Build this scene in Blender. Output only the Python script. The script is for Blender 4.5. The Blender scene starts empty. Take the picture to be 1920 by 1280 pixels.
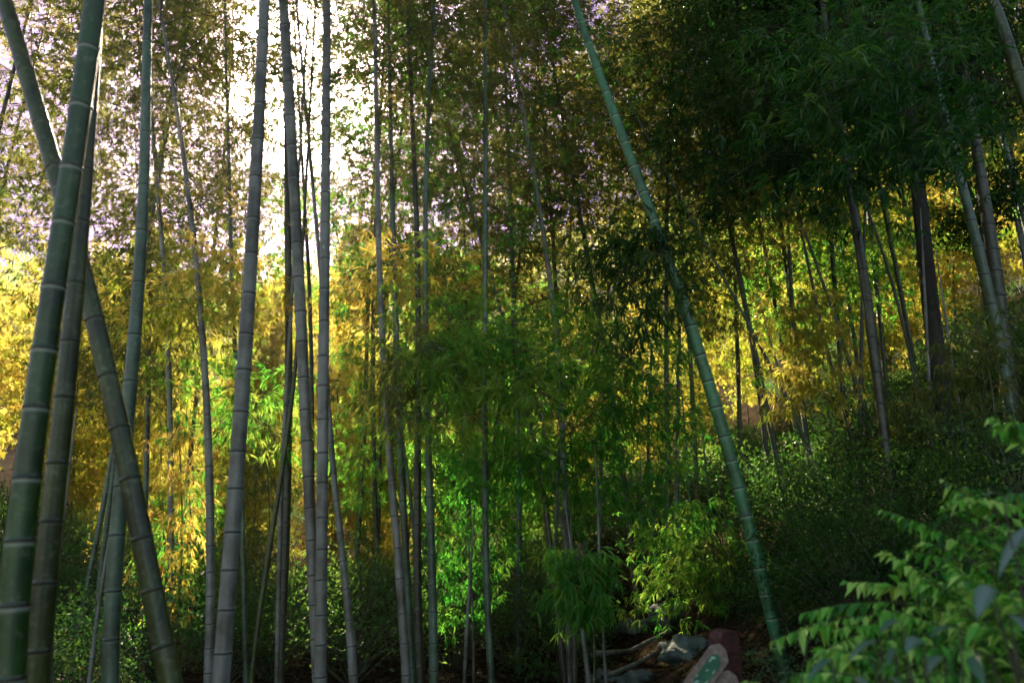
import bpy, math, random
import numpy as np
from mathutils import Vector, Matrix, Euler

R = math.radians
rng = np.random.default_rng(11)
random.seed(7)
scene = bpy.context.scene
COL = scene.collection

# ------------------------------------------------------------------ camera
F = 1493.0                       # focal length in pixels of the 1920 px wide photograph
PITCH = R(15.0)
CAM = np.array([0.0, 0.0, 1.6])
cd = bpy.data.cameras.new('camera'); cam = bpy.data.objects.new('camera', cd); COL.objects.link(cam)
cam.location = CAM; cam.rotation_euler = (R(90) + PITCH, 0, 0)
cd.sensor_width = 36; cd.lens = 36 * F / 1920; cd.clip_end = 2000; cd.clip_start = 0.05
cd.dof.use_dof = True; cd.dof.focus_distance = 11; cd.dof.aperture_fstop = 1.8
scene.camera = cam
# ------------------------------------------------------------------ sun, sky, exposure
def ray(px, py):
    a = (px - 960) / F; b = (640 - py) / F
    return np.array([a, math.cos(PITCH) - b * math.sin(PITCH), math.sin(PITCH) + b * math.cos(PITCH)])
def at(px, py, Y):
    d = ray(px, py); return CAM + d * (Y / d[1])
SUN = ray(575, 150); SUN = SUN / np.linalg.norm(SUN)
sun_el = math.asin(SUN[2]); sun_az = math.atan2(SUN[0], SUN[1])     # azimuth from +Y towards +X
sl = bpy.data.lights.new('sun', 'SUN'); sl.energy = 5.0; sl.angle = R(0.8); sl.color = (1.0, 0.86, 0.62)
so = bpy.data.objects.new('sun', sl); COL.objects.link(so)
so.rotation_euler = Vector(SUN).to_track_quat('Z', 'Y').to_euler()
world = bpy.data.worlds.new('World'); scene.world = world; world.use_nodes = True
nt = world.node_tree; nt.nodes.clear()
def wn(t): return nt.nodes.new(t)
out = wn('ShaderNodeOutputWorld'); bg = wn('ShaderNodeBackground'); sky = wn('ShaderNodeTexSky')
sky.sky_type = 'NISHITA'; sky.sun_disc = False; sky.sun_elevation = sun_el; sky.sun_rotation = sun_az
sky.air_density = 1.0; sky.dust_density = 1.2; sky.ozone_density = 3.0
tint = wn('ShaderNodeMixRGB'); tint.blend_type = 'MULTIPLY'; tint.inputs[0].default_value = 1
tcol = wn('ShaderNodeMixRGB'); tcol.inputs[1].default_value = (1.35, 1.10, 0.78, 1); tcol.inputs[2].default_value = (0.19, 0.105, 0.27, 1)  # warm boost added to the sky away from the sun, as foliage fill
nt.links.new(sky.outputs[0], tint.inputs[1]); nt.links.new(tcol.outputs[0], tint.inputs[2])
# the bright air right round the sun's disc
geo = wn('ShaderNodeTexCoord'); nrm = wn('ShaderNodeVectorMath'); nrm.operation = 'NORMALIZE'
dot = wn('ShaderNodeVectorMath'); dot.operation = 'DOT_PRODUCT'; dot.inputs[1].default_value = SUN
nt.links.new(geo.outputs['Generated'], nrm.inputs[0]); nt.links.new(nrm.outputs[0], dot.inputs[0])
def wmath(op, a, b=None):
    m = wn('ShaderNodeMath'); m.operation = op
    for i, v in enumerate((a, b)):
        if v is None: continue
        if isinstance(v, (int, float)): m.inputs[i].default_value = v
        else: nt.links.new(v, m.inputs[i])
    return m.outputs[0]
mr = wn('ShaderNodeMapRange'); mr.interpolation_type = 'SMOOTHSTEP'; nt.links.new(dot.outputs['Value'], mr.inputs[0])
mr.inputs[1].default_value = 0.2; mr.inputs[2].default_value = 0.85
nt.links.new(mr.outputs[0], tcol.inputs[0])
om = wmath('SUBTRACT', 1.0, dot.outputs['Value'])               # 1-cos
core = wmath('MULTIPLY', wmath('POWER', 2.718, wmath('MULTIPLY', om, -1 / 0.0013)), 1600.0)
mid = wmath('MULTIPLY', wmath('POWER', 2.718, wmath('MULTIPLY', om, -1 / 0.010)), 9.0)
glow = wmath('ADD', core, mid)
gc = wn('ShaderNodeMixRGB'); gc.blend_type = 'MULTIPLY'; gc.inputs[0].default_value = 1
gc.inputs[1].default_value = (1.0, 0.72, 0.68, 1); nt.links.new(glow, gc.inputs[2])
addc = wn('ShaderNodeMixRGB'); addc.blend_type = 'ADD'; addc.inputs[0].default_value = 1
nt.links.new(tint.outputs[0], addc.inputs[1]); nt.links.new(gc.outputs[0], addc.inputs[2])
nt.links.new(addc.outputs[0], bg.inputs[0]); bg.inputs[1].default_value = 0.075
nt.links.new(bg.outputs[0], out.inputs[0])
vs = scene.view_settings
vs.view_transform = 'Standard'; vs.look = 'None'; vs.exposure = 2.4; vs.gamma = 1.0; vs.use_curve_mapping = False
cy = scene.cycles
cy.max_bounces = 9; cy.diffuse_bounces = 3; cy.glossy_bounces = 2; cy.transmission_bounces = 8
cy.volume_bounces = 0; cy.transparent_max_bounces = 4
cy.sample_clamp_indirect = 6; cy.sample_clamp_direct = 10
cy.use_denoising = True
try: cy.filter_width = 1.7
except Exception: pass

# ------------------------------------------------------------------ helpers
def tag(o, label=None, cat=None, group=None, kind=None):
    if label: o['label'] = label
    if cat: o['category'] = cat
    if group: o['group'] = group
    if kind: o['kind'] = kind
    return o
def empty(name, loc):
    o = bpy.data.objects.new(name, None); COL.objects.link(o); o.location = tuple(loc)
    o.empty_display_size = 0.2
    return o
def link(name, me, parent=None, world_verts=False):
    o = bpy.data.objects.new(name, me); COL.objects.link(o)
    if parent is not None:
        o.parent = parent
        if world_verts: o.matrix_parent_inverse = Matrix.Translation(-parent.location)
    return o
def mesh_np(name, v, f, mats=(), attrs=None, fm=None, smooth=True):
    """v (n,3); f list/array of equal-size faces"""
    v = np.asarray(v, np.float32); f = np.asarray(f, np.int32)
    me = bpy.data.meshes.new(name)
    me.vertices.add(len(v)); me.vertices.foreach_set('co', v.ravel())
    k = f.shape[1]
    me.loops.add(f.size); me.loops.foreach_set('vertex_index', f.ravel())
    me.polygons.add(len(f)); me.polygons.foreach_set('loop_start', np.arange(0, f.size, k, dtype=np.int32))
    me.polygons.foreach_set('loop_total', np.full(len(f), k, np.int32)) if False else None
    for m in mats: me.materials.append(m)
    if fm is not None: me.polygons.foreach_set('material_index', np.asarray(fm, np.int32))
    me.polygons.foreach_set('use_smooth', np.full(len(f), smooth))
    for a, arr in (attrs or {}).items():
        at_ = me.attributes.new(a, 'FLOAT', 'POINT'); at_.data.foreach_set('value', np.asarray(arr, np.float32))
    me.update(calc_edges=True)
    return me
def unit(a): return a / np.maximum(np.linalg.norm(a, axis=-1, keepdims=True), 1e-9)

class Bag:
    """collects triangles/quads (as tris) with an attribute and a material index"""
    def __init__(s): s.v = []; s.f = []; s.t = []; s.m = []; s.n = 0
    def add(s, v, f, t, m=0):
        v = np.asarray(v, np.float32); f = np.asarray(f, np.int64)
        s.v.append(v); s.f.append(f + s.n); s.n += len(v)
        s.t.append(np.broadcast_to(np.asarray(t, np.float32), (len(v),)))
        s.m.append(np.full(len(f), m, np.int32))
    def leaves(s, base, d, L, W, t, m=0, fold=0.25, sag=0.12, shape=0.42):
        n = len(base); d = unit(d)
        r = rng.normal(size=(n, 3)) * 0.45 + np.array([0, 0, 1.0])
        side = unit(np.cross(d, r)); up = np.cross(side, d)
        L = np.broadcast_to(L, (n,))[:, None]; W = np.broadcast_to(W, (n,))[:, None]
        mid = base + d * L * shape
        a = mid + side * W * 0.5 + up * W * fold; b = mid - side * W * 0.5 + up * W * fold
        tip = base + d * L - np.array([0, 0, 1.0]) * L * sag
        v = np.stack([base, a, tip, b], 1).reshape(-1, 3)
        i = np.arange(n)[:, None] * 4
        f = np.concatenate([i + [0, 1, 2], i + [0, 2, 3]], 0)
        s.add(v, f, np.repeat(np.broadcast_to(t, (n,)), 4), m)
    def twig(s, P, r0, r1, t=0.5, m=1, sides=3):
        P = np.asarray(P, float); n = len(P)
        T = unit(np.gradient(P, axis=0)); ref = np.array([0.31, 0.95, 0.1])
        S = unit(np.cross(T, ref)); U = np.cross(S, T)
        rr = np.linspace(r0, r1, n)[:, None, None]
        a = np.arange(sides) * 2 * math.pi / sides
        ring = P[:, None, :] + rr * (np.cos(a)[None, :, None] * S[:, None, :] + np.sin(a)[None, :, None] * U[:, None, :])
        v = ring.reshape(-1, 3); f = []
        for i in range(n - 1):
            for j in range(sides):
                q = [i * sides + j, i * sides + (j + 1) % sides, (i + 1) * sides + (j + 1) % sides, (i + 1) * sides + j]
                f += [[q[0], q[1], q[2]], [q[0], q[2], q[3]]]
        s.add(v, f, t, m)
    def mesh(s, name, mats):
        return mesh_np(name, np.concatenate(s.v), np.concatenate(s.f), mats, {'tint': np.concatenate(s.t)},
                       np.concatenate(s.m), smooth=False)

# ------------------------------------------------------------------ materials
def newmat(name):
    m = bpy.data.materials.new(name); m.use_nodes = True; m.node_tree.nodes.clear(); return m, m.node_tree
def N(t, ty, **kw):
    n = t.nodes.new(ty)
    for k, v in kw.items(): setattr(n, k, v)
    return n
def ramp(t, fac, stops):
    r = N(t, 'ShaderNodeValToRGB'); e = r.color_ramp.elements
    while len(e) < len(stops): e.new(0.5)
    for i, (p, c) in enumerate(stops): e[i].position = p; e[i].color = (*c, 1)
    t.links.new(fac, r.inputs[0]); return r.outputs[0]
def leafmat(name, refl, trans, k=0.55, rough=0.45):
    """refl / trans: lists of colours along the tint attribute"""
    m, t = newmat(name)
    a = N(t, 'ShaderNodeAttribute', attribute_name='tint')
    oi = N(t, 'ShaderNodeObjectInfo')
    ad = N(t, 'ShaderNodeMath', operation='MULTIPLY_ADD'); t.links.new(oi.outputs['Random'], ad.inputs[0]); ad.inputs[1].default_value = 0.3
    t.links.new(a.outputs['Fac'], ad.inputs[2])
    sb = N(t, 'ShaderNodeMath', operation='SUBTRACT'); t.links.new(ad.outputs[0], sb.inputs[0]); sb.inputs[1].default_value = 0.15
    n = len(refl) - 1
    cr = ramp(t, sb.outputs[0], [(i / n, c) for i, c in enumerate(refl)])
    ct = ramp(t, sb.outputs[0], [(i / n, c) for i, c in enumerate(trans)])
    b = N(t, 'ShaderNodeBsdfPrincipled'); t.links.new(cr, b.inputs['Base Color']); b.inputs['Roughness'].default_value = rough
    b.inputs['Specular IOR Level'].default_value = 0.5 if rough < .6 else 0.08
    tr = N(t, 'ShaderNodeBsdfTranslucent'); t.links.new(ct, tr.inputs[0])
    mx = N(t, 'ShaderNodeMixShader'); mx.inputs[0].default_value = k
    t.links.new(b.outputs[0], mx.inputs[1]); t.links.new(tr.outputs[0], mx.inputs[2])
    o = N(t, 'ShaderNodeOutputMaterial'); t.links.new(mx.outputs[0], o.inputs[0]); return m
def barkmat(name, c1, c2, ring=(0.02, 0.018, 0.012), bloom=(0.32, 0.33, 0.30), rough=0.42, spots=(0.25, 0.27, 0.2), spotk=0.35):
    m, t = newmat(name)
    tc = N(t, 'ShaderNodeTexCoord'); mp = N(t, 'ShaderNodeMapping'); mp.inputs['Scale'].default_value = (14, 14, 1.1)
    t.links.new(tc.outputs['Object'], mp.inputs[0])
    n1 = N(t, 'ShaderNodeTexNoise'); n1.inputs['Scale'].default_value = 1.6; n1.inputs['Detail'].default_value = 6
    t.links.new(mp.outputs[0], n1.inputs[0])
    c = ramp(t, n1.outputs[0], [(0.3, c1), (0.7, c2)])
    n2 = N(t, 'ShaderNodeTexNoise'); n2.inputs['Scale'].default_value = 26; n2.inputs['Detail'].default_value = 5
    n2.inputs['Roughness'].default_value = 0.7; t.links.new(tc.outputs['Object'], n2.inputs[0])
    sf = ramp(t, n2.outputs[0], [(0.54, (0, 0, 0)), (0.68, (spotk,) * 3)])
    m1 = N(t, 'ShaderNodeMixRGB'); t.links.new(sf, m1.inputs[0]); t.links.new(c, m1.inputs[1]); m1.inputs[2].default_value = (*spots, 1)
    n3 = N(t, 'ShaderNodeTexNoise'); n3.inputs['Scale'].default_value = 3.2; t.links.new(tc.outputs['Object'], n3.inputs[0])
    n3.inputs['Detail'].default_value = 8; n3.inputs['Roughness'].default_value = .65
    df = ramp(t, n3.outputs[0], [(0.38, (0.38, 0.36, 0.28)), (0.5, (0.8, .82, .7)), (0.62, (1.15, 1.15, 1.1))])
    m0 = N(t, 'ShaderNodeMixRGB', blend_type='MULTIPLY'); m0.inputs[0].default_value = 1
    t.links.new(m1.outputs[0], m0.inputs[1]); t.links.new(df, m0.inputs[2])
    ab = N(t, 'ShaderNodeAttribute', attribute_name='bloom'); ar = N(t, 'ShaderNodeAttribute', attribute_name='ring')
    m2 = N(t, 'ShaderNodeMixRGB'); t.links.new(ab.outputs['Fac'], m2.inputs[0]); t.links.new(m0.outputs[0], m2.inputs[1]); m2.inputs[2].default_value = (*bloom, 1)
    m3 = N(t, 'ShaderNodeMixRGB'); t.links.new(ar.outputs['Fac'], m3.inputs[0]); t.links.new(m2.outputs[0], m3.inputs[1]); m3.inputs[2].default_value = (*ring, 1)
    b = N(t, 'ShaderNodeBsdfPrincipled'); t.links.new(m3.outputs[0], b.inputs['Base Color']); b.inputs['Roughness'].default_value = rough
    bp = N(t, 'ShaderNodeBump'); bp.inputs['Strength'].default_value = 0.25; bp.inputs['Distance'].default_value = 0.01
    t.links.new(n1.outputs[0], bp.inputs['Height']); t.links.new(bp.outputs[0], b.inputs['Normal'])
    o = N(t, 'ShaderNodeOutputMaterial'); t.links.new(b.outputs[0], o.inputs[0]); return m
def plainmat(name, c1, c2, scale=6, rough=0.7, bump=0.4):
    m, t = newmat(name)
    tc = N(t, 'ShaderNodeTexCoord'); n1 = N(t, 'ShaderNodeTexNoise'); n1.inputs['Scale'].default_value = scale; n1.inputs['Detail'].default_value = 8
    t.links.new(tc.outputs['Object'], n1.inputs[0]); c = ramp(t, n1.outputs[0], [(0.35, c1), (0.65, c2)])
    b = N(t, 'ShaderNodeBsdfPrincipled'); t.links.new(c, b.inputs['Base Color']); b.inputs['Roughness'].default_value = rough
    b.inputs['Specular IOR Level'].default_value = 0.5 if rough < .9 else 0.0
    bp = N(t, 'ShaderNodeBump'); bp.inputs['Strength'].default_value = bump; bp.inputs['Distance'].default_value = 0.03
    t.links.new(n1.outputs[0], bp.inputs['Height']); t.links.new(bp.outputs[0], b.inputs['Normal'])
    o = N(t, 'ShaderNodeOutputMaterial'); t.links.new(b.outputs[0], o.inputs[0]); return m

TWIG = plainmat('twig_bark', (0.035, 0.035, 0.02), (0.09, 0.08, 0.045), 20)
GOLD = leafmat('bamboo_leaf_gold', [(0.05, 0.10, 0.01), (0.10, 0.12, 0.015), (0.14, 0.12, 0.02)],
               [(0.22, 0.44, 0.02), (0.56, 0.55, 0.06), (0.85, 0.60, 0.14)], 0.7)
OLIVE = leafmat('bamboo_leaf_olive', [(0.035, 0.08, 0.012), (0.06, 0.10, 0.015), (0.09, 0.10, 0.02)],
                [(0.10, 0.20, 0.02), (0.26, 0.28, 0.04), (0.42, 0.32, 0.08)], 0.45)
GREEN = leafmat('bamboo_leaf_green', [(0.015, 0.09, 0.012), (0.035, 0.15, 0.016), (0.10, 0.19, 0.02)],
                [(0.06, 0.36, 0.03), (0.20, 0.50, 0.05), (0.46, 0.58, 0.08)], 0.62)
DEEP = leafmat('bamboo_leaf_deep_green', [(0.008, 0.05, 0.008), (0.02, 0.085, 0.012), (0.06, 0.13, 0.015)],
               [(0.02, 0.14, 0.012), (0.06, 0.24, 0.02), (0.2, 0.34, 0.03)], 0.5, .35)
DARK = leafmat('shade_dark_leaf', [(0.012, 0.035, 0.008), (0.02, 0.055, 0.012), (0.04, 0.075, 0.02)],
               [(0.015, 0.06, 0.006), (0.03, 0.10, 0.01), (0.08, 0.15, 0.02)], 0.35, .62)  # leaf colour and translucency cut down to stand in for canopy shade
SHRUB = leafmat('shrub_leaf', [(0.02, 0.06, 0.015), (0.035, 0.09, 0.02), (0.06, 0.11, 0.03)],
                [(0.04, 0.16, 0.02), (0.10, 0.26, 0.03), (0.22, 0.32, 0.05)], 0.4, 0.55)
FERN = leafmat('fern_leaf', [(0.02, 0.12, 0.012), (0.11, 0.40, 0.03), (0.46, 0.68, 0.14)],
               [(0.06, 0.22, 0.03), (0.12, 0.34, 0.03), (0.30, 0.36, 0.04)], 0.35, 0.5)
PALE = leafmat('broad_leaf', [(0.03, 0.12, 0.05), (0.06, 0.15, 0.08), (0.16, 0.22, 0.20)],
               [(0.05, 0.16, 0.05), (0.08, 0.2, 0.06), (0.1, 0.2, 0.08)], 0.2, 0.38)
LITTER = leafmat('litter_leaf', [(0.025, 0.018, 0.010), (0.055, 0.04, 0.022), (0.11, 0.085, 0.055)],
                 [(0.05, 0.03, 0.01), (0.1, 0.06, 0.02), (0.1, 0.08, 0.03)], 0.15, 0.7)
CULM_GREEN = barkmat('culm_dark_green', (0.007, 0.032, 0.004), (0.022, 0.062, 0.008), bloom=(0.20, 0.22, 0.18), spotk=.28)
CULM_OLIVE = barkmat('culm_olive', (0.016, 0.028, 0.003), (0.046, 0.058, 0.006), bloom=(0.16, 0.16, 0.10))
CULM_GREY = barkmat('culm_grey', (0.10, 0.10, 0.10), (0.20, 0.19, 0.20), bloom=(0.27, 0.28, 0.27), spots=(0.10, 0.12, 0.08), spotk=0.3)
CULM_TEAL = barkmat('culm_teal', (0.035, 0.07, 0.05), (0.085, 0.13, 0.10), bloom=(0.20, 0.24, 0.22))
CULM_DARK = barkmat('culm_brown', (0.018, 0.018, 0.010), (0.055, 0.05, 0.03), bloom=(0.10, 0.10, 0.07))
CULM_LIVE = barkmat('culm_bright_green', (0.012, 0.08, 0.03), (0.035, 0.15, 0.065), bloom=(0.24, 0.36, 0.24))
BARK = barkmat('tree_bark', (0.010, 0.008, 0.006), (0.03, 0.024, 0.018), rough=0.85, spotk=0.15)

# ------------------------------------------------------------------ terrain
def soft(a, k=0.6): return np.logaddexp(0, np.asarray(a, float) / k) * k
def ground(x, y):
    x = np.asarray(x, float); y = np.asarray(y, float)
    z = 0.58 * soft(x - 1.1 + 0.03 * y) * (1 / (1 + 0.006 * np.abs(x)))
    z = z + 0.13 * soft(y - 15, 2) + 0.12 * soft(-x - 5, 1.5)
    z = z + 0.07 * np.sin(x * 1.7 + 0.6 * y) * np.cos(y * 1.3 - x * 0.5) + 0.04 * np.sin(3.1 * x + 1) * np.sin(2.7 * y)
    z = z - 0.55 * np.exp(-((x - 1.6) / 1.6) ** 2 - ((y - 12) / 5.0) ** 2)
    return z
def grid(name, x0, x1, y0, y1, nx, ny, fz, mat):
    xs = np.linspace(x0, x1, nx); ys = np.linspace(y0, y1, ny); X, Y = np.meshgrid(xs, ys)
    Z = fz(X, Y); v = np.stack([X, Y, Z], -1).reshape(-1, 3)
    i = (np.arange(ny - 1)[:, None] * nx + np.arange(nx - 1)[None, :]).ravel()
    f = np.stack([i, i + 1, i + nx + 1, i + nx], 1)
    return link(name, mesh_np(name, v, f, [mat]))
SOIL = plainmat('forest_soil', (0.014, 0.010, 0.006), (0.04, 0.03, 0.018), 5, 0.95, 0.8)
tag(grid('ground', -46, 62, -14, 92, 270, 260, ground, SOIL), kind='structure')
HILLM = plainmat('wooded_hill', (0.02, 0.04, 0.012), (0.08, 0.09, 0.025), 0.8, 0.9, 1.0)
def hill(x, y):
    return -6 + 44 * (1 - np.exp(-soft(y - 66, 4) / 26)) + 0.45 * soft(x, 10) * np.clip((y - 60) / 30, 0, 1) + 1.2 * np.sin(x * .17) + 1.0 * np.sin(y * .2 + x * .11)
tag(grid('hills', -150, 165, 60, 140, 90, 40, hill, HILLM), kind='structure')

# ------------------------------------------------------------------ foliage generators
def fans(bag, C, D, n_fans, L=0.11, W=0.016, per=5, spread=0.14, t0=0.5, tj=0.22, m=0, droop=0.45, sag=0.12):
    """bamboo leaf fans round spray centres C with main directions D"""
    C = np.repeat(C, n_fans, 0); D = np.repeat(unit(D), n_fans, 0); k = len(C)
    tt = np.repeat(np.broadcast_to(t0, (k // n_fans,)), n_fans) + rng.normal(size=k) * tj * 0.5
    base = C + rng.normal(size=(k, 3)) * spread * np.array([1, 1, 0.6])
    fd = unit(D + rng.normal(size=(k, 3)) * 0.6 + np.array([0, 0, -droop]))
    sd = unit(np.cross(fd, rng.normal(size=(k, 3))))
    ang = np.linspace(-0.9, 0.9, per)[None, :] + rng.normal(size=(k, per)) * 0.15
    d = np.cos(ang)[..., None] * fd[:, None, :] + np.sin(ang)[..., None] * sd[:, None, :]
    b = np.repeat(base, per, 0) + rng.normal(size=(k * per, 3)) * 0.012
    Ls = L * rng.uniform(0.65, 1.2, k * per)
    bag.leaves(b, d.reshape(-1, 3), Ls, W * rng.uniform(0.8, 1.2, k * per),
               np.clip(np.repeat(tt, per) + rng.normal(size=k * per) * tj * 0.5, 0, 1), m, sag=sag)
def branch_curve(p0, az, l, up=0.75, drop=0.95, n=6):
    s = np.linspace(0, 1, n)[:, None]
    o = np.array([math.cos(az), math.sin(az), 0])
    return p0 + o * s * l + np.array([0, 0, 1.0]) * (up * s - drop * s * s) * l
def crown_mesh(name, L=8.0, rad=1.5, nodes=26, fpn=5, leaf=0.11, wid=0.017, mats=(GOLD, TWIG), lo=0.35, sprays=5, seed=0):
    """feathery bamboo crown along local z from 0 to L, culm tip included"""
    global rng
    rng = np.random.default_rng(100 + seed)
    b = Bag()
    Cs, Ds, ts = [], [], []
    for i in range(nodes):
        u = i / (nodes - 1); z = L * (u ** 0.95) * 0.98
        sh = (lo + (1 - lo) * math.sin(min(1, u * 1.7 + 0.15) * math.pi / 2)) * (1 - 0.75 * max(0, u - 0.45) / 0.55)
        for k in range(2):
            az = i * 2.4 + k * rng.uniform(0.6, 2.2) + rng.uniform(-0.4, 0.4)
            l = rad * sh * rng.uniform(0.6, 1.35)
            if rng.random() < 0.08: continue
            P = branch_curve(np.array([0, 0, z]), az, l, rng.uniform(0.45, 0.95), rng.uniform(0.8, 1.3))
            b.twig(P, 0.008, 0.003)
            tb = np.clip(rng.normal(0.5, 0.18), 0.05, 0.95)
            for q in range(sprays):
                s = rng.uniform(0.25, 1.02) * 5; a = int(min(4, s)); f = s - a
                p = P[a] * (1 - f) + P[a + 1] * f
                side = rng.normal(size=3) * np.array([0.22, 0.22, 0.14]) * min(1.3, l)
                pc = p + side
                if q % 2 == 0: b.twig([p, p + side * 0.6, pc], 0.003, 0.0015)
                Cs.append(pc); Ds.append(P[a + 1] - P[a] + side); ts.append(tb)
    fans(b, np.array(Cs), np.array(Ds), fpn, leaf, wid, t0=np.array(ts))
    return b.mesh(name, list(mats))
CROWNS = [crown_mesh('crown_leaves', 8.5, 1.7, 26, 5, seed=i) for i in range(5)]
DENSE = [crown_mesh('dense_crown_leaves', 8.5, 1.9, 40, 9, 0.15, 0.034, seed=10 + i, sprays=7) for i in range(3)]
FULL = [crown_mesh('full_crown_leaves', 8.5, 1.8, 34, 8, 0.12, 0.022, seed=20 + i, sprays=7) for i in range(3)]

def set_mat(o, m):
    o.material_slots[0].link = 'OBJECT'; o.material_slots[0].material = m

# ------------------------------------------------------------------ culms
def culm_mesh(name, P, Rr, spacing, mat, sides=14, phase=0.0, bloom=1.0):
    """P (n,3) dense centre line from the ground up, Rr radii; nodes every spacing metres"""
    seg = np.linalg.norm(np.diff(P, axis=0), axis=1); S = np.concatenate([[0], np.cumsum(seg)]); tot = S[-1]
    rows = []                                        # (s, radius factor, ring, bloom)
    s = phase
    k = 0
    while s < tot:
        sp = spacing * (0.75 + 0.35 * min(1, s / (tot * 0.35))) * (1 + 0.09 * math.sin(k * 2.3 + Rr[0] * 900))
        rr = np.interp(s, S, Rr)
        e = max(0.006, rr * 0.16)
        rows += [(s - e * 3.0, 1, 0, 0), (s - e * 1.5, 0.985, 0, bloom), (s - e * .7, 1.0, 0.35, bloom), (s, 1.075, 1, 0), (s + e * .55, 1.065, 1, 0), (s + e * 1.1, 1.0, 0.1, 0), (s + e * 2, 0.99, 0, 0)]
        for j in (1, 2): rows.append((s + sp * j / 3, 0.985, 0, 0))
        s += sp; k += 1
    rows = sorted(r for r in rows if 0 < r[0] < tot); rows = [(0, 1, 0, 0)] + rows + [(tot, 1, 0, 0)]
    s_ = np.array([r[0] for r in rows]); fac = np.array([r[1] for r in rows])
    C = np.stack([np.interp(s_, S, P[:, i]) for i in range(3)], 1); rad = np.interp(s_, S, Rr) * fac
    T = unit(np.gradient(C, axis=0) + 1e-9); X = unit(np.cross(T, np.array([0, 1.0, 0]))); Yv = np.cross(X, T)
    a = np.arange(sides) * 2 * math.pi / sides
    v = C[:, None] + rad[:, None, None] * (np.cos(a)[None, :, None] * X[:, None] + np.sin(a)[None, :, None] * Yv[:, None])
    n = len(rows)
    i = (np.arange(n - 1)[:, None] * sides); j = np.arange(sides)[None]; j2 = (j + 1) % sides
    f = np.stack([i + j, i + j2, i + sides + j2, i + sides + j], -1).reshape(-1, 4)
    return mesh_np(name, v.reshape(-1, 3), f, [mat],
                   {'ring': np.repeat([r[2] for r in rows], sides), 'bloom': np.repeat([r[3] for r in rows], sides)})
def depth(p): return float(np.dot(p - CAM, [0, math.cos(PITCH), math.sin(PITCH)]))
HEROES = []
def bamboo(label, pts, Y, spacing=0.3, mat=CULM_GREY, H=13.0, crown=0, leafm=OLIVE, cb=0.5, cs=1.0, phase=0.05,
           bloom=0.35, name='bamboo', group='bamboo stems in the grove', cat='bamboo', deg=4, crown_set=None, dy=0.0):
    """pts: (px, py, width px) of the stem from the ground end up; Y its distance"""
    W = []
    for (px, py, w) in pts:
        p = at(px, py, Y); W.append((*p, w * 0.5 / F * depth(p)))
    W = np.array(W); o = np.argsort(W[:, 2]); W = W[o]
    z0, z1 = W[0, 2], W[-1, 2]
    dg = min(deg, len(W) - 1); cz = (z0 + z1) / 2; hz = (z1 - z0) / 2
    px_ = np.polynomial.Polynomial.fit(W[:, 2], W[:, 0], dg); pr = np.polynomial.Polynomial.fit(W[:, 2], W[:, 3], min(2, dg))
    dx = px_.deriv()
    def X(z):
        zc = np.clip(z, z0, z1)
        sl_t = np.clip(dx(z1), -0.6, 0.6); sl_b = np.clip(dx(z0), -0.6, 0.6)
        return px_(zc) + np.maximum(0, z - z1) * sl_t + np.minimum(0, z - z0) * sl_b
    zg = z0
    for _ in range(12): zg = float(ground(X(zg), Y))
    zb = min(zg - 0.12, z0 - 0.01)
    if zg > z0: zb = z0 - 0.1
    zs = np.arange(zb, H, 0.12)
    rtop = float(pr(z1)); rz = np.where(zs <= z1, pr(np.clip(zs, z0, z1)), rtop + (0.006 - rtop) * np.clip((zs - z1) / max(H - z1, .1), 0, 1))
    rz = np.maximum(rz, 0.004)
    Yl = Y + dy * (zs - zb)
    P = np.stack([X(zs), np.full_like(zs, Y) + dy * np.maximum(0, zs - z1), zs], 1)
    root = empty(name, (float(X(zg)), Y, zg))
    tag(root, label, cat, group)
    link('culm' if name == 'bamboo' else 'trunk', culm_mesh('culm', P, rz, spacing, mat, phase=phase, bloom=bloom), root, True)
    if crown is not None:
        zc = zb + (H - zb) * cb
        p0 = np.array([float(X(zc)), float(np.interp(zc, zs, P[:, 1])), zc]); p1 = P[-1]
        d = Vector(p1 - p0); cset = crown_set or CROWNS
        c = link('crown', cset[crown % len(cset)], root)
        c.matrix_parent_inverse = Matrix.Translation(-root.location)
        c.location = p0
        q = Vector((0, 0, 1)).rotation_difference(d.normalized())
        c.rotation_euler = (q.to_matrix() @ Matrix.Rotation(crown * 1.3, 3, 'Z')).to_euler()
        s = d.length / 8.5; c.scale = (cs, cs, s)
        set_mat(c, leafm)
    HEROES.append(root)
    return root

B = bamboo
T1 = B('thick dark green bamboo at the far left with white node rings, nearest of all',
  [(18,1240,58),(33,1050,54),(48,920,49),(67,790,46),(82,640,44),(110,500,41),(121,400,40),(136,300,39),(158,150,38),(178,0,37)], 3.2, .285, CULM_GREEN, 12.5, 0, cb=.55, phase=.12, bloom=1)
T2 = B('olive green bamboo with dark node rings close beside the thick dark green stem',
  [(70,1280,47),(75,1190,45),(87,1065,42),(101,940,39),(118,790,36),(132,640,34),(145,500,31),(153,400,30),(162,300,28),(172,150,26),(182,0,25)], 3.5, .29, CULM_OLIVE, 12, 1, cb=.55, phase=.2, bloom=.3)
T3 = B('dark brown green bamboo leaning hard to the left and crossing behind two upright stems',
  [(322,1290,42),(301,1190,42),(282,1080,41),(259,970,39),(237,865,38),(210,740,36),(185,640,34),(175,580,33),(150,480,33),(125,400,32),(98,300,31),(66,200,30),(37,100,29),(10,0,28),(-20,-100,28)], 4.0, .31, CULM_OLIVE, 12, 2, cb=.55, phase=.1, bloom=.2)
T4 = B('greyish bamboo rising just right of the leaning crossed stem and bowed slightly to the right',
  [(206,1290,32),(210,1190,31),(214,1090,30),(220,990,28),(228,890,26),(238,790,25),(248,690,24),(256,600,24),(263,480,22),(270,300,19),(275,150,17),(278,0,15)], 5.2, .36, CULM_TEAL, 12.5, 3, cb=.52)
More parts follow.
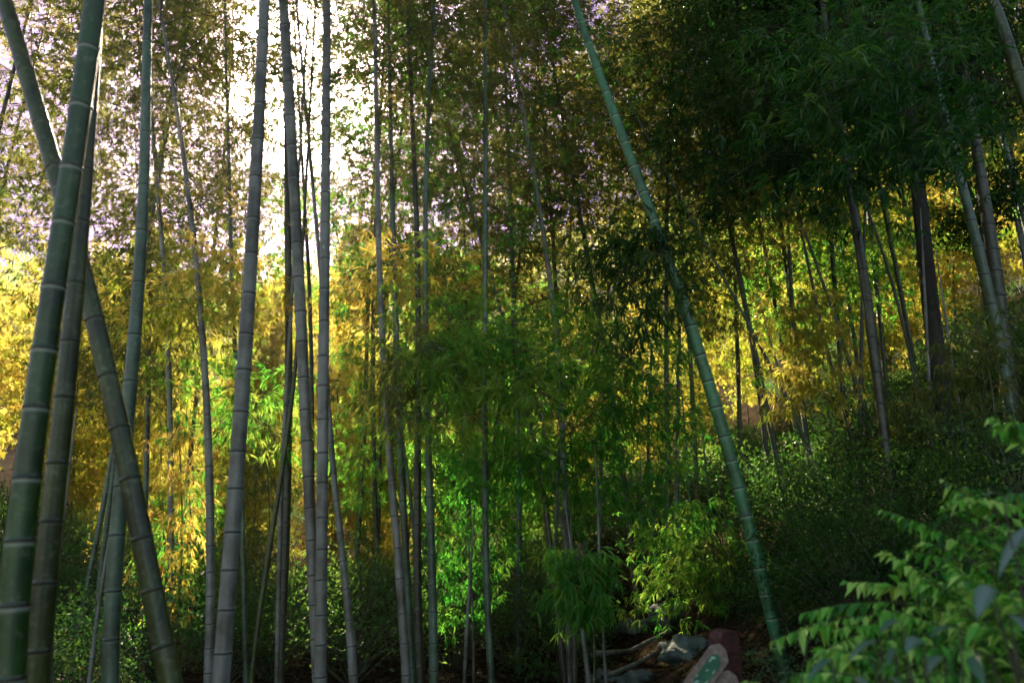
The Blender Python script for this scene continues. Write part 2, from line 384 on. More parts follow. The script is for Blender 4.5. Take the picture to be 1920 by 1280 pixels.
T5 = B('slim pale mottled bamboo curving left, between the bowed grey stem and the stout ringed one',
  [(390,1290,17),(395,1100,17),(393,940,16),(391,840,15),(384,700,13),(374,560,11),(362,430,9),(342,280,8),(318,120,7)], 8.5, .30, CULM_GREY, 13, 4, cb=.42, leafm=OLIVE)
T6 = B('very thin pale wavering bamboo beside a yellow leafy tuft, left of the slim mottled stem',
  [(328,1290,12),(324,1150,12),(320,1000,11),(320,860,10),(317,720,10),(312,560,9),(300,420,8),(288,260,7),(280,100,6)], 10.5, .28, CULM_GREY, 13, 0, cb=.35, leafm=OLIVE)
T7 = B('stout grey bamboo with closely spaced dark rings and olive foot, leaning right towards the sun',
  [(414,1290,34),(420,1190,32),(427,1080,31),(438,990,29),(445,900,28),(450,800,28),(457,660,28),(462,600,27),(470,500,25),(477,400,24),(482,300,23),(488,150,21),(496,0,19)], 5.0, .27, CULM_GREY, 13, 1, cb=.68)
T8 = B('thin dark bamboo half hidden directly behind the stout grey ringed stem',
  [(462,1290,11),(458,1150,11),(456,1040,10),(452,900,9),(440,640,9),(434,500,8)], 9.5, .3, CULM_TEAL, 13, 2, cb=.45)
T9 = B('straight dark brown bamboo standing in shade left of the pair of pink lit stems',
  [(533,1080,16),(538,920,16),(541,760,15),(541,600,14),(540,450,13),(538,300,11)], 9.5, .3, CULM_DARK, 13, 3, cb=.6)
T9b = B('thin bamboo arching to the right in front of the straight dark brown stem',
  [(470,1290,10),(487,1140,10),(505,1040,10),(517,960,10),(528,880,9),(541,790,8),(552,715,8),(560,600,7)], 8.6, .32, CULM_OLIVE, 10, 4, cb=.62, cs=.6)
T9c = B('thin pale edged bamboo at the foot of the straight dark brown stem',
  [(518,1290,9),(522,1120,9),(526,960,9),(532,820,8)], 8.9, .28, CULM_GREY, 11, 4, cb=.62, cs=.6)
T10 = B('left one of the two tall grey stems that stand right under the sun',
  [(594,1290,20),(590,1150,20),(586,1040,20),(580,920,21),(574,800,21),(567,700,21),(563,600,22),(558,480,22),(552,350,21),(546,240,21),(538,100,19),(530,0,18)], 7.4, .33, CULM_GREY, 14, 0, cb=.68, deg=3, phase=.22)
T11 = B('right one of the two tall grey stems right under the sun, perfectly upright',
  [(601,1290,22),(603,1150,23),(603,1000,24),(604,880,23),(606,750,21),(608,600,19),(610,400,18),(611,250,17),(612,100,16),(613,0,15)], 7.1, .31, CULM_GREY, 14, 1, cb=.7, deg=3)
T11b = B('thin shaded bamboo seen in the gap between the two tall grey stems',
  [(590,1100,8),(586,900,8),(583,640,8),(577,480,7)], 11.5, .3, CULM_DARK, 12, 2, cb=.7, cs=.7)
T12 = B('slender grey ringed bamboo curving out to the right from behind the two tall grey stems',
  [(664,1300,17),(658,1220,17),(652,1140,16),(645,1065,15),(637,990,13),(630,930,12),(625,890,11),(618,800,10),(610,650,9),(600,500,8)], 8.4, .33, CULM_GREY, 12, 3, cb=.6, cs=.8)
T13 = B('slender pale bamboo curving up leftward, leftmost of the middle cluster of four stems',
  [(763,1300,18),(757,1190,18),(750,1090,17),(742,990,15),(735,915,14),(727,790,13),(720,700,12),(715,600,12),(711,480,11),(708,350,10),(706,200,9)], 8.2, .36, CULM_GREY, 13, 4, cb=.5)
T14 = B('bluish green bamboo second in the cluster of four at the middle',
  [(775,1300,14),(768,1190,14),(762,1050,15),(757,965,15),(752,865,14),(747,740,13),(742,600,11),(739,500,10),(735,350,9),(732,200,8)], 9.0, .34, CULM_TEAL, 13, 0, cb=.5)
T15 = B('dark brown upright bamboo third in the cluster of four at the middle',
  [(790,1300,18),(785,1180,17),(782,1065,16),(783,900,14),(784,765,13),(784,600,12),(782,450,10),(776,300,9),(770,150,8)], 8.8, .34, CULM_DARK, 13, 1, cb=.48)
T16 = B('grey green bamboo rightmost in the cluster of four at the middle',
  [(814,1300,18),(812,1180,18),(810,1065,17),(806,940,14),(801,790,12),(799,640,11),(797,450,10),(800,300,9),(806,150,8)], 8.6, .34, CULM_TEAL, 13, 2, cb=.48)
T17 = B('lone thin straight bamboo standing before the darkest hollow right of the middle',
  [(923,1300,13),(917,1190,13),(911,1040,12),(909,890,12),(909,640,11),(910,450,10),(910,275,9),(910,120,8)], 9.0, .42, CULM_TEAL, 12.5, 3, cb=.5, leafm=OLIVE)
T18 = B('pale grey bamboo leaning slightly left behind the hanging green sprays',
  [(1072,1300,15),(1066,1150,14),(1061,1015,13),(1057,865,12),(1052,765,11),(1042,640,11),(1030,500,10),(1015,425,10),(997,300,8),(970,150,7)], 11.0, .34, CULM_GREY, 14, 4, cb=.42, leafm=GREEN)
T19 = B('short white stick of a stem slanting into the pale grey bamboo', [(1066,1080,7),(1055,990,7),(1037,910,6),(1028,860,5)], 10.6, .28, CULM_GREY, 4.6, None)
T20 = B('bright green bamboo leaning strongly to the left across the right half of the grove',
  [(1462,1230,23),(1445,1140,24),(1432,1090,25),(1405,985,26),(1390,935,26),(1375,880,25),(1360,825,24),(1345,775,24),(1325,715,24),(1302,640,23),(1275,550,22),(1255,490,21),(1235,435,20),(1210,370,19),(1185,300,19),(1160,240,18),(1135,175,17),(1110,100,15),(1085,30,14),(1065,-40,13)], 6.8, .25, CULM_LIVE, 11, 0, cb=.68, leafm=GREEN, bloom=.6)
T21 = B('dark upright bamboo with a pale sheen at the top rising from the right bank',
  [(1702,1180,18),(1695,1090,18),(1680,1015,19),(1672,940,19),(1660,840,20),(1652,740,20),(1640,665,20),(1627,565,18),(1612,480,17),(1597,380,15),(1582,280,14),(1560,130,12),(1542,0,11)], 8.5, .4, CULM_DARK, 13.5, 1, cb=.45, leafm=GREEN)
T23 = B('long grey green bamboo slanting up to the left at the far right',
  [(1905,900,20),(1900,800,20),(1885,700,20),(1867,600,19),(1855,560,19),(1840,480,18),(1825,425,17),(1800,340,16),(1782,260,15),(1762,185,14),(1740,90,13),(1720,0,12)], 8.8, .36, CULM_TEAL, 13.5, 2, cb=.5, leafm=GREEN)
T24 = B('yellowish green bamboo with dark joints cutting across the top right corner',
  [(1955,290,24),(1922,180,23),(1900,115,22),(1880,50,20),(1865,10,18)], 6.0, .3, CULM_OLIVE, 12, 3, cb=.72, leafm=GREEN)
T22 = B('thick black trunked tree standing in deep shade on the right bank',
  [(1790,950,36),(1775,800,34),(1755,690,33),(1747,640,32),(1740,500,30),(1725,375,26),(1708,230,22),(1690,75,20),(1684,0,19)], 9.5, 9, BARK, 12, None, name='tree', cat='tree', bloom=0, group=None)
THIN = [
 ('thin dark bamboo stooping left behind the bright green leaning one', [(1550,920,7),(1500,800,7),(1445,690,6),(1400,600,6)], 11, CULM_TEAL),
 ('thin pale bamboo slanting beside the thin dark stooping one on the right bank', [(1562,950,6),(1522,860,6),(1480,760,5),(1460,690,5)], 11.6, CULM_GREY),
 ('skinny black bamboo under the brightest golden leaves, leaning left', [(1622,900,8),(1600,830,8),(1575,740,7),(1545,640,6),(1530,560,6)], 11.5, CULM_DARK),
 ('skinny black bamboo between the golden leaves and the dark upright stem', [(1640,860,8),(1615,760,8),(1590,670,7),(1560,580,6)], 11, CULM_DARK),
 ('forked thin dark bamboo standing left of the dark upright one on the right bank', [(1612,920,9),(1612,800,9),(1614,700,8),(1616,600,7)], 10.5, CULM_DARK),
 ('thin reddish bamboo showing among golden leaves above the right bank', [(1500,720,9),(1490,620,9),(1483,550,8),(1480,480,7)], 12.5, CULM_DARK),
 ('thin shaded bamboo crossing left between the dark upright one and the thick black trunk', [(1720,740,6),(1700,640,6),(1670,520,6),(1640,430,5)], 11, CULM_DARK),
 ('thin pale yellowish bamboo low on the bank right of the thick black trunk', [(1822,900,7),(1810,820,7),(1797,760,6),(1780,640,5)], 9, CULM_GREY),
 ('thin pale bamboo close on the left edge of the thick black trunk', [(1750,900,6),(1745,760,6),(1738,640,6),(1735,560,5)], 9.2, CULM_GREY),
 ('broad shaded bamboo at the right edge half lost in the dark', [(1905,860,30),(1890,700,28),(1872,560,26),(1850,400,22)], 9.4, CULM_DARK),
 ('thin dark bamboo arching left behind the hanging green sprays', [(1030,1010,11),(1018,920,11),(1000,830,10),(985,740,9),(960,660,7)], 9.8, CULM_DARK),
 ('left one of two thin pale stems at the end of the gully', [(1207,1195,6),(1207,1130,6),(1207,1070,6),(1204,960,5)], 15, CULM_LIVE),
 ('right one of two thin pale stems at the end of the gully', [(1244,1195,6),(1238,1140,6),(1232,1070,5),(1222,960,5)], 15, CULM_LIVE),
 ('little pale upright stem high up behind the bright green leaning bamboo', [(1292,920,5),(1288,860,5),(1285,820,5)], 15, CULM_LIVE),
 ('faint pale stem right beside the bright green leaning bamboo', [(1336,1010,5),(1331,950,5),(1326,900,5)], 14, CULM_LIVE),
 ('white stem bending out from under the low leafy tuft', [(1106,1300,11),(1100,1240,10),(1092,1190,8),(1088,1150,7)], 8.5, CULM_GREY),
 ('thin grey stem standing right of the low leafy tuft', [(1137,1290,6),(1132,1200,6),(1127,1120,5),(1124,1040,5)], 8.8, CULM_GREY),
 ('dull brown stem standing under the low leafy tuft', [(1078,1300,12),(1077,1200,12),(1075,1120,11)], 9.5, CULM_DARK),
 ('short white stem low down left of the lone thin straight bamboo', [(870,1300,7),(874,1200,7),(878,1130,6)], 10, CULM_GREY),
 ('short grey stem beside the short white one in the dark undergrowth', [(888,1300,5),(887,1200,5),(884,1120,5)], 10.6, CULM_GREY),
 ('thin grey stick leaning right at the lower left near the leaning crossed stem', [(165,1300,8),(174,1220,8),(185,1140,7),(200,1040,6)], 7, CULM_GREY),
 ('thin pale stick showing just right of the olive green bamboo', [(98,1200,6),(103,1120,6),(110,1050,6)], 6.4, CULM_GREY),
 ('thin dark bamboo behind the slender pale curving one of the middle cluster', [(780,1060,7),(770,940,7),(760,860,7),(750,800,6)], 10.5, CULM_TEAL),
]
for i, (lb, pts, Y, m) in enumerate(THIN):
    tall = i in (0, 2, 3, 4, 5, 6, 9, 10)
    topz = at(pts[-1][0], pts[-1][1], Y)[2]
    B(lb, pts, Y, .3, m, topz + (5.0 if tall else 1.2), (i % 5) if tall else None, GOLD if i in (2, 3, 5) else GREEN, cb=.5, cs=.7, deg=2)

# ------------------------------------------------------------------ leafy boughs belonging to stems
def bough(parent, path, Y, n, mat, leaf=0.15, wid=0.021, fpn=5, wide=0.35, t=0.5, dyy=0.0, name='branch'):
    """a leafy bough along a pixel path at distance Y"""
    P = np.array([at(px, py, Y + dyy * i) for i, (px, py) in enumerate(path)])
    s = np.linspace(0, 1, 12); u = np.linspace(0, 1, len(P))
    P = np.stack([np.interp(s, u, P[:, k]) for k in range(3)], 1)
    b = Bag(); b.twig(P, 0.011, 0.003)
    a = rng.uniform(0.1, 1, n) * 11; i = np.minimum(a.astype(int), 10); f = (a - i)[:, None]
    C0 = P[i] * (1 - f) + P[i + 1] * f
    off = rng.normal(size=(n, 3)) * wide * np.array([1, 1.2, 0.55]) + np.array([0, 0, -0.10])
    C = C0 + off
    for k in range(0, n, 2): b.twig([C0[k], C0[k] + off[k] * .6 + [0, 0, .05], C[k]], 0.004, 0.002)
    fans(b, C, (P[i + 1] - P[i]) * 2 + off, fpn, leaf, wid, t0=np.clip(t + rng.normal(size=n) * .22, 0, 1), droop=0.6, tj=.35, spread=.11)
    return link(name, b.mesh('bough', [mat, TWIG]), parent, True)
rng = np.random.default_rng(5)
for path, Y, n, m, w, t in [
    ([(1057, 700), (980, 640), (900, 640), (830, 700)], 8.2, 60, GREEN, .38, .6),
    ([(1057, 760), (960, 700), (880, 740), (800, 800)], 7.6, 40, GREEN, .28, .85),
    ([(1057, 700), (1120, 650), (1200, 690), (1270, 760)], 8.6, 70, GREEN, .42, .45),
    ([(1057, 820), (1130, 760), (1210, 800), (1290, 870)], 9.0, 60, GREEN, .4, .35),
    ([(1040, 600), (1100, 560), (1160, 600), (1240, 660)], 9.2, 50, GREEN, .4, .6),
    ([(1057, 860), (1000, 830), (930, 860), (860, 930)], 9.2, 60, GREEN, .42, .3),
    ([(1057, 900), (1110, 880), (1180, 920), (1260, 980)], 9.8, 60, GREEN, .42, .25)]:
    bough(T18, path, Y, n, m, wide=w, t=t)
for path, Y, n, m, w, t in [
    ([(801, 640), (840, 660), (870, 720), (885, 790)], 7.4, 36, GREEN, .2, 1),
    ([(801, 600), (770, 640), (740, 700), (735, 770)], 7.4, 34, OLIVE, .18, .5),
    ([(801, 560), (850, 580), (920, 600), (980, 650)], 8.0, 50, GREEN, .34, .8),
    ([(801, 520), (760, 480), (700, 500), (650, 560)], 9.0, 50, GOLD, .36, .8)]:
    bough(T16, path, Y, n, m, wide=w, t=t)
for path, Y, n, m, w, t in [
    ([(380, 640), (350, 560), (300, 560), (250, 620)], 8.6, 60, GOLD, .36, .6),
    ([(370, 540), (400, 480), (440, 500), (480, 560)], 8.9, 50, GOLD, .34, .6),
    ([(384, 760), (430, 720), (480, 760), (520, 830)], 9.2, 50, GREEN, .34, .6)]:
    bough(T5, path, Y, n, m, wide=w, t=t)
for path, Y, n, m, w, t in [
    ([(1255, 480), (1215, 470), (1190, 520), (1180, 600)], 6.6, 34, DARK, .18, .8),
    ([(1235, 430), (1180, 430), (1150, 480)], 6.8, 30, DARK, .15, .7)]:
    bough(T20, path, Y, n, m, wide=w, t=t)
for path, Y, n, m, w, t in [
    ([(1900, 160), (1780, 120), (1650, 130), (1520, 190)], 6.4, 110, DEEP, .36, .3),
    ([(1860, 260), (1760, 250), (1660, 270), (1540, 330)], 6.6, 90, DEEP, .34, .1),
    ([(1800, 60), (1700, 30), (1600, 40), (1480, 80)], 6.8, 70, DEEP, .34, .5)]:
    bough(T23, path, Y, n, m, wide=w, t=t)
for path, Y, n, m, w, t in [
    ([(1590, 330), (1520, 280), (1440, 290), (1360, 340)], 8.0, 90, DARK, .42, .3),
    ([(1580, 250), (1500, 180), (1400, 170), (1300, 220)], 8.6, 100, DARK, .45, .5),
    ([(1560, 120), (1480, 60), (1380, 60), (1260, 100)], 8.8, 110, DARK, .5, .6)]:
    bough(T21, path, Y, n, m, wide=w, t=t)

# a young bamboo whose leafy tuft hangs low at the middle
def young(label, base, top, Y, n, mat, w, t=0.4, leaf=.13, wid=.02, culm=CULM_OLIVE, rad=.5, klo=.35):
    p0 = at(base[0], base[1], Y); p1 = at(top[0], top[1], Y)
    g = float(ground(p0[0], Y)); p0 = np.array([p0[0], Y, g - .05])
    root = empty('young_bamboo', (p0[0], Y, g)); tag(root, label, 'bamboo')
    tj = .35
    s = np.linspace(0, 1, 14)[:, None]; P = p0 + (p1 - p0) * s + np.array([.1, 0, 0]) * np.sin(s * 3)
    link('culm', culm_mesh('culm', P, np.linspace(.016, .006, 14), .22, culm, 8), root, True)
    b = Bag(); k = rng.uniform(klo, 1, n)
    c = p0 + (p1 - p0) * k[:, None]
    az = rng.uniform(0, 6.28, n); r = rad * rng.uniform(.2, 1, n) * (1.15 - .45 * k)
    off = np.stack([np.cos(az) * r, np.sin(az) * r, rng.uniform(-.45, .2, n) * rad * 1.4], 1)
    for i in range(0, n, 2): b.twig([c[i], c[i] + off[i] * [.6, .6, 0] + [0, 0, .12], c[i] + off[i]], .004, .002)
    fans(b, c + off, off + np.array([0, 0, -.3]), 5, leaf, wid, t0=np.clip(t + rng.normal(size=n) * .15, 0, 1), droop=.7, spread=.09)
    link('crown', b.mesh('tuft', [mat, TWIG]), root, True)
    return root
young('young bamboo with a drooping olive green leafy tuft low down beside the white bending stem', (1098, 1290), (1085, 1035), 7.2, 80, GREEN, .4, .45, rad=.30, klo=.74)
young('young bamboo with bright green feathery leaves at the head of the gully', (1300, 1200), (1300, 960), 11.0, 150, GREEN, .5, .75, rad=.95)
young('young golden leaved bamboo standing on the right bank below the brightest leaves', (1580, 900), (1490, 560), 9.8, 110, GOLD, .5, .6, rad=.7, klo=.6)
young('young bamboo with a yellow tuft beside the very thin pale wavering stem', (330, 1200), (330, 780), 9.5, 50, GOLD, .5, .85, rad=.38)
young('young green bamboo filling the gap between the stout ringed stem and the dark brown one', (500, 1200), (490, 760), 11.5, 110, OLIVE, .5, .3, rad=.8)
young('young green bamboo low between the bowed grey stem and the stout ringed one', (350, 1220), (350, 900), 11.0, 90, GREEN, .5, .5, rad=.7)
young('young bamboo with dark green leaves left of the lone thin straight stem', (870, 1220), (870, 820), 10.5, 140, GREEN, .5, .3, rad=.75)
young('young golden bamboo on the bank right of the dark upright stem', (1710, 900), (1690, 740), 9.0, 40, OLIVE, .5, .6, rad=.4, klo=.5)
young('young olive bamboo at the right edge of the bank with narrow arching leaves', (1850, 860), (1830, 600), 8.0, 60, OLIVE, .5, .5, rad=.5)

# ------------------------------------------------------------------ tree crowns (right, leaf colour darkened for shade)
def tree_crown(parent, centres, n_leaf, mat, L=.10, W=.035, name='crown', limb_from=None):
    b = Bag(); 
    for (c, r) in centres:
        c = np.array(c); k = int(n_leaf * r * r / 10)
        ncl = max(8, int(16 * r)); 
        d = unit(rng.normal(size=(ncl, 3))); cl = c + d * rng.uniform(.35, 1.0, (ncl, 1)) * r * np.array([1, 1, .62])
        tcl = np.clip(rng.normal(.5, .22, ncl), 0, 1)
        i = rng.integers(0, ncl, k)
        p = cl[i] + rng.normal(size=(k, 3)) * np.array([.34, .34, .16]) * r * .55
        b.leaves(p, rng.normal(size=(k, 3)) + [0, 0, -.35], L * rng.uniform(.6, 1.2, k), W * rng.uniform(.7, 1.2, k), np.clip(tcl[i] + rng.normal(size=k) * .12, 0, 1))
        if limb_from is not None:
            o = np.array(limb_from); m = (o + c) / 2 + [0, 0, -.2]
            b.twig([o, m, c], .05, .02, sides=5)
            for q in cl[:ncl // 2]: b.twig([c, (c + q) / 2 + [0, 0, .08], q], .015, .004)
    return link(name, b.mesh('tree_crown', [mat, TWIG]), parent, True)
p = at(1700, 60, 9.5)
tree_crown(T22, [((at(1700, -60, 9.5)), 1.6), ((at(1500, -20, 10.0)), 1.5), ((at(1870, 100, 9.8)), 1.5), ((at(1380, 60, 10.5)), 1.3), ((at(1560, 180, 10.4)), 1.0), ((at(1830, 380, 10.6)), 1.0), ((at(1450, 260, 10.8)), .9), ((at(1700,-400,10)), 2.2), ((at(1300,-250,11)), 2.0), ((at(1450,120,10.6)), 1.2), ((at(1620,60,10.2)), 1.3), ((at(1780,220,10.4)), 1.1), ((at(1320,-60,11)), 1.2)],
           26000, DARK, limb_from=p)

# ------------------------------------------------------------------ background bamboos: copies of a few prototypes
def proto(i, leafm, H=13.5, r=.045, dense=False, cb=.4):
    z = np.arange(-.3, H, .3); bend = (z / H) ** 2
    P = np.stack([bend * .9 * math.cos(i * 2.1), bend * .9 * math.sin(i * 2.1), z], 1)
    P[:, 0] += .08 * np.sin(z * .5 + i)
    rad = np.interp(z, [0, H * .5, H], [r, r * .8, .006])
    root = empty('bamboo', (0, 0, 0))
    link('culm', culm_mesh('culm', P, rad, .3, [CULM_TEAL, CULM_DARK, CULM_OLIVE, CULM_DARK][i % 4], 8), root)
    c = link('crown', (DENSE[i % 3] if dense else FULL[i % 3]), root)
    k = int(len(z) * cb); p0 = P[k]; d = Vector(P[-1] - p0)
    c.location = p0; q = Vector((0, 0, 1)).rotation_difference(d.normalized()); c.rotation_euler = q.to_euler()
    c.scale = (1.15, 1.15, d.length / 8.5); set_mat(c, leafm)
    return root
def copy_tree(o):
    c = o.copy(); COL.objects.link(c)
    for ch in list(o.children):
        d = ch.copy(); COL.objects.link(d); d.parent = c
    return c
protos_g = [proto(i, GOLD, dense=True, cb=(.14, .22, .3, .18)[i]) for i in range(4)]
protos_o = [proto(i + 4, OLIVE, cb=(.3, .42, .36, .5)[i]) for i in range(4)]
protos_n = [proto(i + 2, GREEN, cb=(.22, .34, .28)[i]) for i in range(3)]
protos_v = [proto(i, GREEN, dense=True, cb=(.14, .22, .3, .18)[i]) for i in range(4)]
used = set()
def put(src, x, y, s, label, group):
    o = src if src.name not in used else copy_tree(src)
    used.add(src.name)
    o.location = (x, y, float(ground(x, y)) - .05); o.rotation_euler = (random.uniform(-.07, .07), random.uniform(-.09, .09), random.uniform(0, 6.28))
    o.scale = (s, s, s); tag(o, label, 'bamboo', group)
    return o
def sunlane(x, y): return abs(math.atan2(x, y) - sun_az)
rr = random.Random(3)
placed = []
def scatter(n, y0, y1, srcs, s0, s1, gap, lane, label, group, xr=.78, keep=None):
    k = 0; tries = 0
    while k < n and tries < 5000:
        tries += 1
        y = rr.uniform(y0, y1); x = rr.uniform(-xr, xr) * y
        if sunlane(x, y) < R(lane): continue
        if keep and not keep(x, y): continue
        if any((x - a) ** 2 + (y - b) ** 2 < gap for a, b in placed): continue
        placed.append((x, y)); k += 1
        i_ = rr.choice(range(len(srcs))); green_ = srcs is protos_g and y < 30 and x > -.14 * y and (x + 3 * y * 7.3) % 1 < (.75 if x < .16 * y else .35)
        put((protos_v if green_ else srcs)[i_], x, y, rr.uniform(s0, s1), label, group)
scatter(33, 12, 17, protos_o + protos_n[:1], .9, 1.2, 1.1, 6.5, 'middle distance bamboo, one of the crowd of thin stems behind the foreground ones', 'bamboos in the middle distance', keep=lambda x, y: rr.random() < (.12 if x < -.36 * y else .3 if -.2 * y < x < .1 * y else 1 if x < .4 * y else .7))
for k_, (az_, y_, s_) in enumerate([(-23.5, 14.0, 1.1), (-9.6, 14.6, 1.15), (-22, 17.5, 1.2), (-11, 17.8, 1.25)]):
    x_ = y_ * math.tan(R(az_)); placed.append((x_, y_))
    put(protos_o[k_ % 4], x_, y_, s_, 'middle distance bamboo, one of the crowd of thin stems behind the foreground ones', 'bamboos in the middle distance')
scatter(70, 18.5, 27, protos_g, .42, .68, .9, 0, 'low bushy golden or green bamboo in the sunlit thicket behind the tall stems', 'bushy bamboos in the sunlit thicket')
scatter(20, 58, 68, protos_g, .8, 1.1, 4, 0, 'hazy bamboo in the far stand at the foot of the wooded hill', 'bamboos in the far stand')
for pr in protos_g + protos_o + protos_n + protos_v:
    if pr.name not in used:
        for ch in list(pr.children): bpy.data.objects.remove(ch)
        bpy.data.objects.remove(pr)

# far wood on the hills: one mass
rng = np.random.default_rng(77)
fb = Bag()
nc = 620
fy = rng.uniform(64, 128, nc); fx = rng.uniform(-.85, .9, nc) * fy
fz = np.maximum(ground(fx, fy), hill(fx, fy))
for x, y, z in zip(fx, fy, fz):
    k = 460; h = rng.uniform(9, 14); u = rng.uniform(.25, 1, k)
    az = rng.uniform(0, 6.28, k); r = 3.0 * np.sin(np.clip(u, 0, 1) * 2.6) * rng.uniform(.3, 1, k)
    p = np.stack([x + np.cos(az) * r, y + np.sin(az) * r, z + u * h], 1)
    fb.leaves(p, rng.normal(size=(k, 3)) + [0, 0, -.6], rng.uniform(.4, .8, k), rng.uniform(.16, .3, k), np.clip(rng.normal(.5, .2) + rng.normal(size=k) * .15, 0, 1))
tag(link('far_wood', fb.mesh('far_wood', [GOLD])), 'far hazy wood covering the hills behind the grove', 'wood', kind='stuff')

# ------------------------------------------------------------------ shrubs
def shrub_mesh(seed, n=1500, r=.7, h=1.1, L=.06, W=.028, ncl=26):
    g = np.random.default_rng(seed); b = Bag()
    d = unit(g.normal(size=(ncl, 3))); d[:, 2] = np.abs(d[:, 2])
    cl = d * g.uniform(.5, 1, (ncl, 1)) * np.array([r, r, h * .8]) + [0, 0, h * .2]
    i = g.integers(0, ncl, n); p = cl[i] + g.normal(size=(n, 3)) * np.array([.16, .16, .08]) * r * 1.3
    t = np.clip(g.normal(.5, .2, ncl), 0, 1)
    b.leaves(p, (p - [0, 0, h * .2]) + g.normal(size=(n, 3)) * .6, L * g.uniform(.6, 1.3, n), W * g.uniform(.7, 1.2, n), np.clip(t[i] + g.normal(size=n) * .1, 0, 1))
    st = Bag()
    for q in cl: st.twig([[0, 0, -.05], q * [.4, .4, .6], q], .012, .004, m=0, sides=4)
    return b.mesh('foliage', [SHRUB]), st.mesh('stems', [TWIG])
SH = [shrub_mesh(s) for s in range(4)] + [shrub_mesh(9, 900, .8, .8, .10, .05, 22), shrub_mesh(12, 2200, 1.1, 1.6, .07, .03, 40)]
def shrub(x, y, k, s, label, group=None):
    root = empty('shrub', (x, y, float(ground(x, y)) - .03)); tag(root, label, 'shrub', group)
    f_ = link('foliage', SH[k][0], root); link('stem', SH[k][1], root)
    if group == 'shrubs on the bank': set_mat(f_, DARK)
    root.scale = (s, s, s); root.rotation_euler = (0, 0, rr.uniform(0, 6.28)); return root
LEAFY = [shrub_mesh(40 + i, 1500, .5, .7, .085, .042, 30) for i in range(2)]
def wx(px, Y): return (px - 960) / F * (Y / math.cos(PITCH)) * 1.0
for px, Y, k, s, lb in [
    (170, 7.5, 0, 1.0, 'small leaved green shrub catching light between the olive stem and the leaning crossed stem'),
    (250, 9.0, 1, 1.15, 'green shrub behind the foot of the bowed grey bamboo'),
    (40, 8.0, 5, .9, 'dark shrub behind the nearest thick bamboos at the left edge'),
    (350, 9.5, 5, 1.0, 'tall dark shrub behind the slim mottled bamboo'),
    (470, 10.5, 2, 1.2, 'shaded shrub right behind the foot of the stout ringed bamboo'),
    (560, 11.0, 5, 1.1, 'dark shrub behind the two tall grey stems'),
    (690, 11.0, 5, 1.2, 'dark green shrub between the slender ringed bamboo and the middle cluster'),
    (860, 12.0, 5, 1.1, 'bluish shaded shrub right of the middle cluster'),
    (960, 13.0, 5, 1.3, 'very dark shrub behind the lone thin straight bamboo'),
    (1180, 17.0, 5, 1.3, 'green shrub at the far end of the gully'),
    (1340, 12.5, 5, 1.2, 'green shrub behind the foot of the bright green leaning bamboo'),
    (1430, 5.6, 3, .62, 'small leaved shrub at the foot of the bank right behind the red brown signpost'),
    (1480, 7.4, 1, .8, 'small leaved shrub beside the foot of the bright green leaning bamboo'),
    (1560, 8.5, 0, .7, 'dull shrub in the middle of the dark bank'),
    (1640, 7.4, 2, .7, 'dark shrub on the bank above the fern fronds'),
    (1760, 8.0, 1, .9, 'dark shrub under the thick black trunked tree'),
    (1860, 7.0, 3, .9, 'dark shrub at the right edge above the ferns'),
    (1530, 7.0, 1, .62, 'rounded small leaved shrub right of the lowest joint of the bright green leaning bamboo'),
    (1610, 6.6, 2, .6, 'dark shrub above the tip of the flat green fern fronds'),
    (1890, 5.0, 3, .62, 'dark shrub at the right edge just behind the long hanging frond'),
    (1800, 5.3, 0, .6, 'dark shrub right behind the tip of the long hanging frond'),
    (1720, 5.8, 1, .55, 'little dark shrub between the hanging frond and the dark upright bamboo'),
    (1430, 8.6, 2, .7, 'shrub left behind the foot of the bright green leaning bamboo'),
    (1480, 10.5, 5, .9, 'shaded shrub high on the bank below the golden leaves')]:
    shrub(wx(px, Y), Y, k, s, lb)
for i in range(90):
    y = rr.uniform(11, 22) if i < 60 else rr.uniform(20, 32); x = rr.uniform(-.75, .7) * y
    if y < 15 and .1 * y < x < .24 * y: continue
    shrub(x, y, i % 6, rr.uniform(.9, 1.6), 'leafy shrub in the shaded undergrowth between the middle distance bamboos', 'shrubs in the undergrowth')

for i in range(70):
    y = rr.uniform(6.2, 14) if i < 40 else rr.uniform(14, 27); x = rr.uniform(.13, .64) * y
    if y < 13 and x < .29 * y: continue
    shrub(x, y, (0, 1, 2, 3, 5)[i % 5], rr.uniform(.5, .95), 'small leaved shrub growing low on the dark right hand bank', 'shrubs on the bank')
# ------------------------------------------------------------------ leaf litter
rng = np.random.default_rng(21)
lb_ = Bag(); n = 90000
y = 2 + 24 * rng.random(n) ** 1.4; x = rng.uniform(-.8, .8, n) * y
lb_.leaves(np.stack([x, y, ground(x, y) + rng.uniform(0, .03, n)], 1), rng.normal(size=(n, 3)) * [1, 1, .25], rng.uniform(.06, .13, n), rng.uniform(.014, .03, n), rng.random(n), sag=0)
tag(link('leaf_litter', lb_.mesh('leaf_litter', [LITTER])), 'dry brown bamboo leaves covering the ground', 'leaf litter', kind='stuff')

